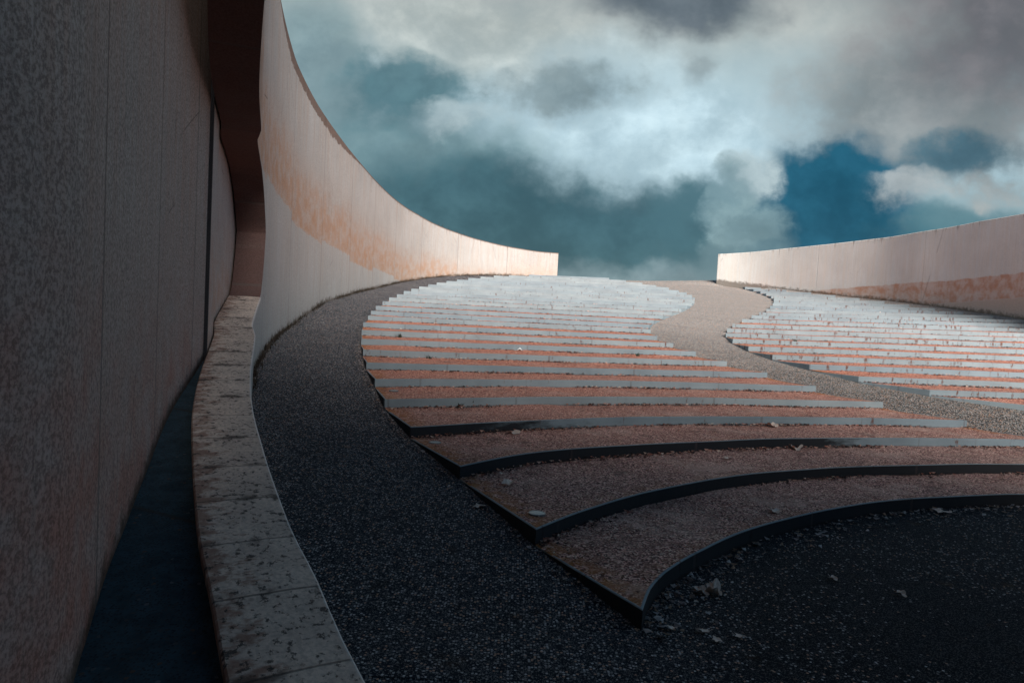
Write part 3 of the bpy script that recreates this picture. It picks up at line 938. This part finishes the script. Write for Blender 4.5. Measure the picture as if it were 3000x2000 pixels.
# walkway between the two blocks
def drop(p, d=R_):
    return Vector(p) - Vector((0, 0, d))
WL = [drop(LEFT_ROWS[k][-1]) for k in ks]
RB_ = {k: drop(RIGHT_ROWS[k][0]) for k in RIGHT_ROWS}
RB_.update({5: Vector((13.3, 12.6, .45)), 4: Vector((15.5, 11.6, .3)), 3: Vector((17.7, 10.6, .15)), 2: Vector((19.9, 9.6, 0)), 29: Vector((12.9, 41.0, 4.22)), 30: Vector((12.8, 41.5, 4.42))})
WR = [RB_[k + 1] for k in ks]
cA, cB = [], []
for i in range(len(ks) - 1):
    for j in range(3):
        cA.append(WL[i].lerp(WL[i + 1], j / 3) + Vector((-.03, 0, 0)))
        cB.append(WR[i].lerp(WR[i + 1], j / 3) + Vector((.03, 0, 0)))
cA.append(WL[-1])
cB.append(WR[-1])
ribbon("walkway", cA, cB, M_WALK, 10)
# strip between the right block and its wall
rA, rB = [], []
for k in sorted(RIGHT_ROWS):
    e = drop(RIGHT_ROWS[k][-1])
    if k < 14:
        continue
    rA.append(e + Vector((-.04, 0, 0)))
    w = min(RC, key=lambda q: abs(q.y - e.y) + (0 if q.y > 18 else 50))
    rB.append(Vector((w.x + .1, w.y, interp(w.y, RWY, RWZ))))
ribbon("walkway", rA, rB, M_WALK, 3)
# landing at the top and the slope falling away behind it
top_edge = [Vector(p) for p in CREST]
e0, e1 = Vector(WL[-1]) + Vector((0, -.02, -.004)), Vector(WR[-1]) + Vector((0, -.02, -.004))
near_edge = [Vector((-.9, 42.2, 4.27)), Vector((2.4, 42.0, 4.30)), e0, e0.lerp(e1, .25), e0.lerp(e1, .5), e0.lerp(e1, .75), e1, Vector((14.2, 40.3, 4.36))]
land = ribbon("landing", near_edge, top_edge, M_WALK, 6, 0.0, .01)
far1 = [p + Vector((0, 4, -.25)) for p in top_edge]
far2 = [p + Vector((0, 40, -6.0)) for p in top_edge]
V = top_edge + far1 + far2
n = len(top_edge)
F = [(i, i + 1, n + i + 1, n + i) for i in range(n - 1)] + [(n + i, n + i + 1, 2 * n + i + 1, 2 * n + i) for i in range(n - 1)]
link("hillside", V, F, M_WALK)["kind"] = "structure"
# dark ledge between the two walls, a hand's breadth below the sill
A, B = [], []
y = -2.4
while y < 10.6:
    i = min(range(len(WC)), key=lambda q: abs(WC[q].y - y) + (100 if WC[q].x > 3 else 0))
    b = WC[i] + side(WC, i) * (WT - .02)
    c = min(CC, key=lambda q: abs(q.y - y) + (q.x > 2) * 50)
    A.append(Vector((min(c.x - .1, b.x - .1), y, ledge_z(y))))
    B.append(Vector((b.x, b.y, ledge_z(b.y))))
    y += .3
ribbon("ledge", A, B, M_LEDGE, 4, .004, .002)

# ------------------------------------------------------------------ the tiers
ORD = ["lowest", "second", "third", "fourth", "fifth", "sixth", "seventh", "eighth", "ninth", "tenth", "eleventh", "twelfth", "thirteenth",
       "fourteenth", "fifteenth", "sixteenth", "seventeenth", "eighteenth", "nineteenth", "twentieth", "twenty-first", "twenty-second",
       "twenty-third", "twenty-fourth", "twenty-fifth", "twenty-sixth", "twenty-seventh", "twenty-eighth", "top"]


def sweep(line, dz_bot, t_in, lip):
    """A kerb along `line` (left of travel is inside): outer face, rounded arris, top and inner face."""
    V, F, S, TD = [], [], [], []
    L = cumlen(line)
    prof = ((0.0, -dz_bot), (0.0, -.09), (0.0, lip - .006), (.006, lip), (t_in, lip), (t_in, -.05))
    rings = []
    for i, p in enumerate(line):
        if 0 < i < len(line) - 1:
            t1 = Vector((p.x - line[i - 1].x, p.y - line[i - 1].y)).normalized()
            t2 = Vector((line[i + 1].x - p.x, line[i + 1].y - p.y)).normalized()
            n1, n2 = Vector((-t1.y, t1.x)), Vector((-t2.y, t2.x))
            nb = (n1 + n2).normalized()
            nb = nb / max(.45, nb.dot(n1))
        else:
            sn = side(line, i)
            nb = Vector((sn.x, sn.y))
        ring = []
        for off, dz in prof:
            V.append((p.x + nb.x * off, p.y + nb.y * off, p.z + dz))
            S.append(L[i])
            TD.append(max(0.0, lip - dz) if off < .004 else 0.0)
            ring.append(len(V) - 1)
        rings.append(ring)
    for a, b in zip(rings, rings[1:]):
        for k in range(5):
            F.append((a[k], b[k], b[k + 1], a[k + 1]))
    F.append(tuple(rings[0]))
    F.append(tuple(reversed(rings[-1])))
    return V, F, {'s': S, 'td': TD}


def dense(P, step):
    out = []
    P = [Vector(p) for p in P]
    for a, b in zip(P, P[1:]):
        n = max(1, int((b - a).length / step))
        out += [a.lerp(b, i / n) for i in range(n)]
    out.append(P[-1])
    return out


FRONT = {}
TREADS = []
def make_block(rows, group, words_, left_block):
    for k in sorted(rows):
        P = [Vector(p) for p in rows[k]]
        if left_block and k <= 3:
            P = spline([(*p,) for p in P[:-1]], .12) + [P[-1]]
        elif left_block and k <= 6:
            P = spline([(*p,) for p in P], .25)
        rows[k] = P
        FRONT[(left_block, k)] = P
    last = max(rows)
    for k in sorted(rows):
        P = rows[k]
        nxt = rows.get(k + 1)
        if nxt is None:
            nxt = [p + Vector((.1, 1.25, R_)) for p in P]
        root = tag(empty("terrace_step", tuple(P[0])), words_(k), "step", group)
        # kerb: return at one end, the long front, return at the other end
        a0, b0 = Vector(nxt[0]), Vector(nxt[-1])
        a0 = Vector((a0.x, a0.y, P[0].z))
        b0 = Vector((b0.x, b0.y, P[-1].z))
        ls = [a0.lerp(P[0], i / 4) for i in range(4)]
        le = [P[-1].lerp(b0, i / 4) for i in range(1, 5)]
        line = [Vector((p.x + .004 * mnoise.noise(p * 1.3), p.y + .006 * mnoise.noise(p * 1.1 + Vector((0, 0, 5))),
                         p.z + .007 * mnoise.noise(Vector((p.x * .8, p.y * .8, k))))) for p in ls + dense(P, .3) + le]
        Vk, Fk, ak = sweep(line, R_ + .06, .020, .008)
        near_shade = []  # shade painted on the nearest kerbs and the returns beside the path
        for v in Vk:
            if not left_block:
                near_shade.append(0.0)
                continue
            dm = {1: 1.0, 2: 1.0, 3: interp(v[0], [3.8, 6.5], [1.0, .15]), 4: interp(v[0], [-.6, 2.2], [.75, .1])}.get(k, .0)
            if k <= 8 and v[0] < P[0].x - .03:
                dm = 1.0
            near_shade.append(dm)
        ak['near_shade'] = near_shade
        ak['rust'] = [0.0 if left_block else interp(k, [8, 11, 18, 23], [.3, 1.0, 1.0, .3])] * len(Vk)
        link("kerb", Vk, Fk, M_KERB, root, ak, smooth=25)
        # tread
        n = 60
        fr, bk = resample(P, n), resample(nxt, n)
        V, F, ed, rd = [], [], [], []
        m_ = 5
        for i in range(n):
            for j in range(m_ + 1):
                t = j / m_
                p = fr[i].lerp(bk[i] - Vector((0, 0, R_)), t)
                w = .010 * mnoise.noise(Vector((p.x * 1.7, p.y * 1.7, k))) + .006 * mnoise.noise(Vector((p.x * 6, p.y * 6, k)))
                pile = .030 * max(0.0, (t - .62) / .38) ** 1.5 * (.5 + mnoise.noise(Vector((p.x * .9, k * 3.1, 0))))
                V.append((p.x, p.y, p.z + w * (t > .01) + max(0, pile)))
                e_ = max(0.0, 1 - i / 2.2, 1 - (n - 1 - i) / 2.0)
                ed.append(max(e_, .35 if j == 0 else 0.0))
                rd.append(interp(k, [2, 5, 8], [0.0, .6, 1.0]) * (.6 + .4 * t))
        for i in range(n - 1):
            for j in range(m_):
                q = i * (m_ + 1) + j
                F.append((q, q + m_ + 1, q + m_ + 2, q + 1))
        link("tread", V, F, M_TREAD, root, {'edge': ed, 'red': rd}, smooth=60)
        TREADS.append((left_block, k, fr, bk))


make_block(LEFT_ROWS, "kerbed steps of the tier block beside the curved wall",
           lambda k: ("pale concrete kerb with a leaf-strewn tread, %s step of the block beside the curved wall" % ORD[k - 1]), True)
make_block(RIGHT_ROWS, "kerbed steps of the tier block across the walkway",
           lambda k: ("pale rust-stained kerb with a leafy tread, %s step of the block across the walkway" % ("top" if k == 28 else ORD[k - 6])), False)

# ------------------------------------------------------------------ dry litter lying on the treads (uncountable)
PAL = [(.56, .29, .23), (.68, .42, .33), (.36, .15, .11), (.14, .065, .055), (.80, .60, .50), (.44, .18, .13), (.08, .05, .05), (.60, .34, .27)]
RED = [(.66, .23, .13), (.78, .36, .23), (.52, .15, .08), (.62, .20, .12), (.16, .055, .045), (.88, .52, .36)]
FV, FF, FC = [], [], []
def flake(p, s, up=0.0, pal=PAL):
    a = random.uniform(0, 6.283)
    ca, sa = math.cos(a), math.sin(a)
    l, w = s, s * random.uniform(.35, .8)
    c = random.choice(pal)
    f = random.uniform(.75, 1.15)
    c = tuple(min(.8, q * f) for q in c)
    tilt = random.uniform(-.4, .4) + up * random.uniform(-1.2, 1.2)
    z0 = p.z + random.uniform(.002, .008) + up * random.uniform(0, .03)
    b = len(FV)
    for u, v_, lift in ((-l, 0, .15), (0, -w, -.1), (l, 0, .2), (0, w, .0)):
        x, y = u * ca - v_ * sa, u * sa + v_ * ca
        FV.append((p.x + x, p.y + y, z0 + s * lift * random.uniform(0, 1.5) + v_ * math.sin(tilt) * .8 + abs(u) * up * random.uniform(0, .8)))
        FC.append(c)
    FF.append((b, b + 1, b + 2))
    FF.append((b, b + 2, b + 3))


for lb, k, fr, bk in TREADS:
    d = fr[len(fr) // 2].y
    cnt = int(interp(k, [1, 2, 3, 4, 5, 6, 8, 10, 13, 16, 30], [6500, 6000, 5200, 4200, 3400, 2600, 2000, 1500, 1000, 200, 0]))
    clump = int(interp(k, [1, 2, 4, 6, 10, 14, 18, 24, 30], [1500, 1400, 1100, 900, 650, 420, 260, 120, 0]))
    if not lb:
        cnt, clump = int(cnt * .9), int(clump * 1.0)
    for q in range(cnt):
        i = random.random() * (len(fr) - 1)
        j = int(i)
        t = random.random() ** .8
        p = fr[j].lerp(fr[min(j + 1, len(fr) - 1)], i - j).lerp(bk[j].lerp(bk[min(j + 1, len(bk) - 1)], i - j) - Vector((0, 0, R_)), .06 + .9 * t)
        if p.x > p.y * .80 + .5 or mnoise.noise(Vector((p.x * .7, p.y * 1.1, 2))) < random.uniform(-.75, .35):
            continue
        flake(p + Vector((0, 0, .006)), random.uniform(.006, .018) * (1.0 if k < 7 else 1.5), 0.0, PAL if random.random() > interp(k, [2, 5, 8], [0, .5, .8]) else RED)
    for q in range(clump):
        i = random.random() * (len(fr) - 1)
        j = int(i)
        p = fr[j].lerp(fr[min(j + 1, len(fr) - 1)], i - j).lerp(bk[j].lerp(bk[min(j + 1, len(bk) - 1)], i - j) - Vector((0, 0, R_)), 1 - abs(random.gauss(0, .05)) - .01)
        if p.x > p.y * .80 + .5 or mnoise.noise(Vector((p.x * .8, k * 2.3, 1))) < random.uniform(-.5, .25):
            continue
        flake(p + Vector((0, 0, .012)), random.uniform(.012, .032), .7, PAL + [(.06, .04, .035)] * 5)
# along the foot of the lowest kerb and blown over the stage
P1 = LEFT_ROWS[1]
GREY = [(.34, .31, .31), (.20, .16, .15), (.50, .46, .45), (.12, .095, .09), (.36, .24, .17)]
for q in range(620):
    i = random.random() ** 1.1 * (len(P1) - 2)
    j = int(i)
    p = P1[j].lerp(P1[j + 1], i - j)
    off = abs(random.gauss(0, .16)) + .02
    p = Vector((p.x + off * .62, p.y - off * .78, .006))
    flake(p, random.uniform(.012, .040), .5, GREY)
for q in range(500):
    y = random.uniform(3.0, 9.0)
    p = Vector((random.uniform(.4, 1.0) * y * .75, y, .006))
    flake(p, random.uniform(.006, .018), .1, GREY)
# along the returns beside the asphalt path
for k in range(1, 9):
    a, b = LEFT_ROWS[k][0], LEFT_ROWS[k + 1][0]
    for q in range(90):
        t = random.random()
        p = a.lerp(b, t)
        flake(Vector((p.x - abs(random.gauss(0, .07)) - .02, p.y - .03, p.z - R_ * (1 - 0) + (a.z - p.z) * 0 + .008)), random.uniform(.010, .026), .4, GREY)
tag(link("leaf_litter", FV, FF, M_FLAKE, colors=FC), "rust brown scatter of small dry leaves over the treads and along the kerbs", "leaf litter", None, "stuff")

# ------------------------------------------------------------------ weeds along the foot of the curved wall (uncountable)
GV, GF = [], []
def blade(p, h, w, lean, V, F):
    a = random.uniform(0, 6.283)
    dx_, dy_ = math.cos(a), math.sin(a)
    b = len(V)
    l = lean * h
    V.extend([(p.x - dy_ * w, p.y + dx_ * w, p.z), (p.x + dy_ * w, p.y - dx_ * w, p.z),
              (p.x + dx_ * l * .4 + dy_ * w * .7, p.y + dy_ * l * .4 - dx_ * w * .7, p.z + h * .6),
              (p.x + dx_ * l * .4 - dy_ * w * .7, p.y + dy_ * l * .4 + dx_ * w * .7, p.z + h * .6),
              (p.x + dx_ * l, p.y + dy_ * l, p.z + h)])
    F.append((b, b + 1, b + 2, b + 3))
    F.append((b + 3, b + 2, b + 4))


for a, b in zip(WC, WC[1:]):
    if a.y < 11.0 or a.x > 1:
        continue
    ln = (b - a).length
    for q in range(int(ln * 170)):
        p = a.lerp(b, random.random())
        dens = .55 + mnoise.noise(Vector((p.x * .9, p.y * .9, 5)))
        if random.random() > dens:
            continue
        i = WC.index(a)
        nrm = side(WC, i)
        p = p - nrm * abs(random.gauss(0, .05)) - nrm * .01
        z = path_z(p.y)
        blade(Vector((p.x, p.y, z)), random.uniform(.03, .12) * (1 + max(0, mnoise.noise(Vector((p.x * 2, p.y * 2, 8))))), random.uniform(.004, .012), random.uniform(.2, 1.1), GV, GF)
tag(link("weeds", GV, GF, M_DRY), "dark fringe of dry weeds and moss along the foot of the curved wall", "weeds", None, "stuff")

# ------------------------------------------------------------------ single plants at the kerbs
WEED_WORDS = ["dark leafy weed upright against a kerb, highest of those near the curved wall", "small dark weed at a kerb close to the asphalt path",
              "broad dark weed at the kerb above the recessed lamp tread", "low spreading weed beside the broad dark weed",
              "tiny weed in leaf litter below a kerb, mid block", "spiky small weed near the walkway end of a kerb",
              "low weed in a heap of leaves near the path edge", "short weed on a narrow tread by the asphalt path", "dark clump growing beside the rust-stained kerbs of the other block"]
for i, p in enumerate(WEED):
    V, F = [], []
    p = Vector(p)
    sz = random.uniform(.10, .17) if i in (0, 1, 2, 3) else random.uniform(.07, .12)
    for q in range(16):
        b = Vector((random.gauss(0, .03), random.gauss(0, .015), 0))
        blade(b, sz * random.uniform(.4, 1.05), sz * random.uniform(.08, .16), random.uniform(.2, 1.0), V, F)
    o = link("weed_plant", V, F, M_PLANT)
    o.location = p
    tag(o, WEED_WORDS[i], "weed", "weeds growing at the kerbs")

# dry stalks on top of the curved wall
V, F = [], []
ti = min(range(len(WC)), key=lambda q: abs(WC[q].y - 39.6) + (WC[q].x > 2) * 50)
for q in range(60):
    j = ti + random.randint(-5, 3)
    p = WC[j] + side(WC, j) * random.uniform(.1, .45)
    z = EYE + R_ * interp(p.y / R_, TOPD, TOPE) - .02
    blade(Vector((p.x - WC[ti].x, p.y - WC[ti].y, z - 6.4)), random.uniform(.08, .42), .006, random.uniform(.1, .9), V, F)
o = link("grass", V, F, M_DRY)
o.location = (WC[ti].x, WC[ti].y, 6.4)
tag(o, "thin dry grass stalks growing on top of the curved wall", "grass", None, "stuff")

# ------------------------------------------------------------------ recessed floor lamps
LW = ["round floor lamp with pale glass near the pointed corner of the second step", "round floor lamp set in the third step by its corner",
      "round floor lamp set in the fifth step near the path edge"]
for i, p in enumerate(LAMP):
    root = tag(empty("floor_lamp", (p[0], p[1], p[2] + .006)), LW[i], "floor lamp", "recessed lamps in the treads")
    V, F = [], []
    n = 40
    for rr, zz in ((.082, -.02), (.082, .010), (.076, .013), (.066, .012)):
        for j in range(n):
            a = 6.28318 * j / n
            V.append((p[0] + rr * math.cos(a), p[1] + rr * math.sin(a), p[2] + .006 + zz))
    for q in range(3):
        for j in range(n):
            F.append((q * n + j, q * n + (j + 1) % n, (q + 1) * n + (j + 1) % n, (q + 1) * n + j))
    link("rim", V, F, M_RIM, root, smooth=30)
    V, F = [], []
    for rr, zz in ((.066, .010), (.04, .013), (.015, .014)):
        for j in range(n):
            a = 6.28318 * j / n
            V.append((p[0] + rr * math.cos(a), p[1] + rr * math.sin(a), p[2] + .006 + zz))
    for q in range(2):
        for j in range(n):
            F.append((q * n + j, q * n + (j + 1) % n, (q + 1) * n + (j + 1) % n, (q + 1) * n + j))
    F.append(tuple(2 * n + j for j in range(n)))
    link("lens", V, F, M_LENS, root, smooth=40)

# ------------------------------------------------------------------ single fallen leaves
LEAF_WORDS = ["large curled pale leaf lying on the second step", "pale leaf on the asphalt path beside the second step", "creased leaf on the stage floor, touching the largest pale one",
              "largest pale upturned leaf on the stage floor", "small pale leaf alone far out on the stage floor", "pale pointed leaf below the third kerb on the second step",
              "flat pale leaf on the lowest step", "wide flat leaf on the stage below the lowest kerb", "narrow bluish leaf close to the tip of the lowest step",
              "thin leaf on the stage among the kerb litter", "flat grey leaf on the dark stage floor", "small grey leaf nearest the dark stage corner",
              "long pale dry leaf below the fourth kerb", "pale folded scrap of leaf on the third step", "curled grey leaf under the tip of the third step",
              "small leaf on the stage by the curve of the lowest kerb", "brown leaf on the second step near the bottle cap"]
def leaf_mesh(sz, curl):
    lob = 5
    V = [(0, 0, .006)]
    n = 40
    for ring in (.5, 1.0):
        for j in range(n):
            a = 6.28318 * j / n
            rr = sz * ring * (.62 + .38 * abs(math.cos(a * lob / 2)) ** 1.6) * (1.0 + .10 * math.sin(3 * a + 1))
            x, y = rr * math.cos(a), rr * math.sin(a) * .8
            z = .006 + curl * sz * ring ** 2 * (.45 + .45 * math.sin(2 * a + curl * 9) + .2 * math.sin(5 * a))
            V.append((x, y, max(.003, z)))
    F = [(0, 1 + j, 1 + (j + 1) % n) for j in range(n)]
    F += [(1 + j, 1 + n + j, 1 + n + (j + 1) % n, 1 + (j + 1) % n) for j in range(n)]
    b = len(V)
    V += [(-sz * .5, -.003, .004), (-sz * .5, .003, .004), (-sz * 1.35, .002, .02), (-sz * 1.35, -.002, .02)]
    F.append((b, b + 1, b + 2, b + 3))
    return V, F


for i, p in enumerate(BIGLEAF):
    sz = (.085, .05, .06, .075, .045, .085, .06, .085, .03, .03, .035, .03, .10, .09, .05, .04, .05)[i]
    V, F = leaf_mesh(sz * 1.3, (.55, .4, .5, .9, .5, .7, .3, .3, .3, .2, .2, .3, .3, .5, .6, .4, .4)[i])
    o = link("fallen_leaf", V, F, M_LEAF, smooth=60)
    o.location = Vector(p) + Vector((0, 0, .012))
    o.rotation_euler.z = random.uniform(0, 6.28)
    tag(o, LEAF_WORDS[i], "leaf", "single fallen leaves")

# crumpled paper and a bottle cap
p = PAPER[0]
V, F = [], []
n = 9
for i in range(n):
    for j in range(5):
        u, w = i / (n - 1) - .5, j / 4 - .5
        z = .16 * max(0, 1 - abs(u - .05) * 3.2) * (.6 + .4 * w) + .02 * abs(math.sin(i * 2.1 + j * 1.7)) + .005
        V.append((u * .22, w * .12, z * .62))
F = [(i * 5 + j, (i + 1) * 5 + j, (i + 1) * 5 + j + 1, i * 5 + j + 1) for i in range(n - 1) for j in range(4)]
o = link("crumpled_paper", V, F, M_PAPER)
o.location = (p[0], p[1], p[2] + .012)
tag(o, "bright white crumpled paper scrap lying against a kerb in mid block", "paper")
p = CAP[0]
V, F = [], []
n = 24
for rr, zz in ((.020, 0), (.021, .012), (.017, .022), (.008, .026)):
    for j in range(n):
        a = 6.28318 * j / n
        w = 1 + (.06 * math.cos(a * 12) if zz < .01 else 0)
        V.append((rr * w * math.cos(a), rr * w * math.sin(a), zz))
for q in range(3):
    for j in range(n):
        F.append((q * n + j, q * n + (j + 1) % n, (q + 1) * n + (j + 1) % n, (q + 1) * n + j))
F.append(tuple(3 * n + j for j in range(n)))
o = link("bottle_cap", V, F, M_CAPRED, smooth=40)
o.location = (p[0], p[1], p[2] + .012)
tag(o, "small round orange bottle cap at the foot of the third kerb", "bottle cap")
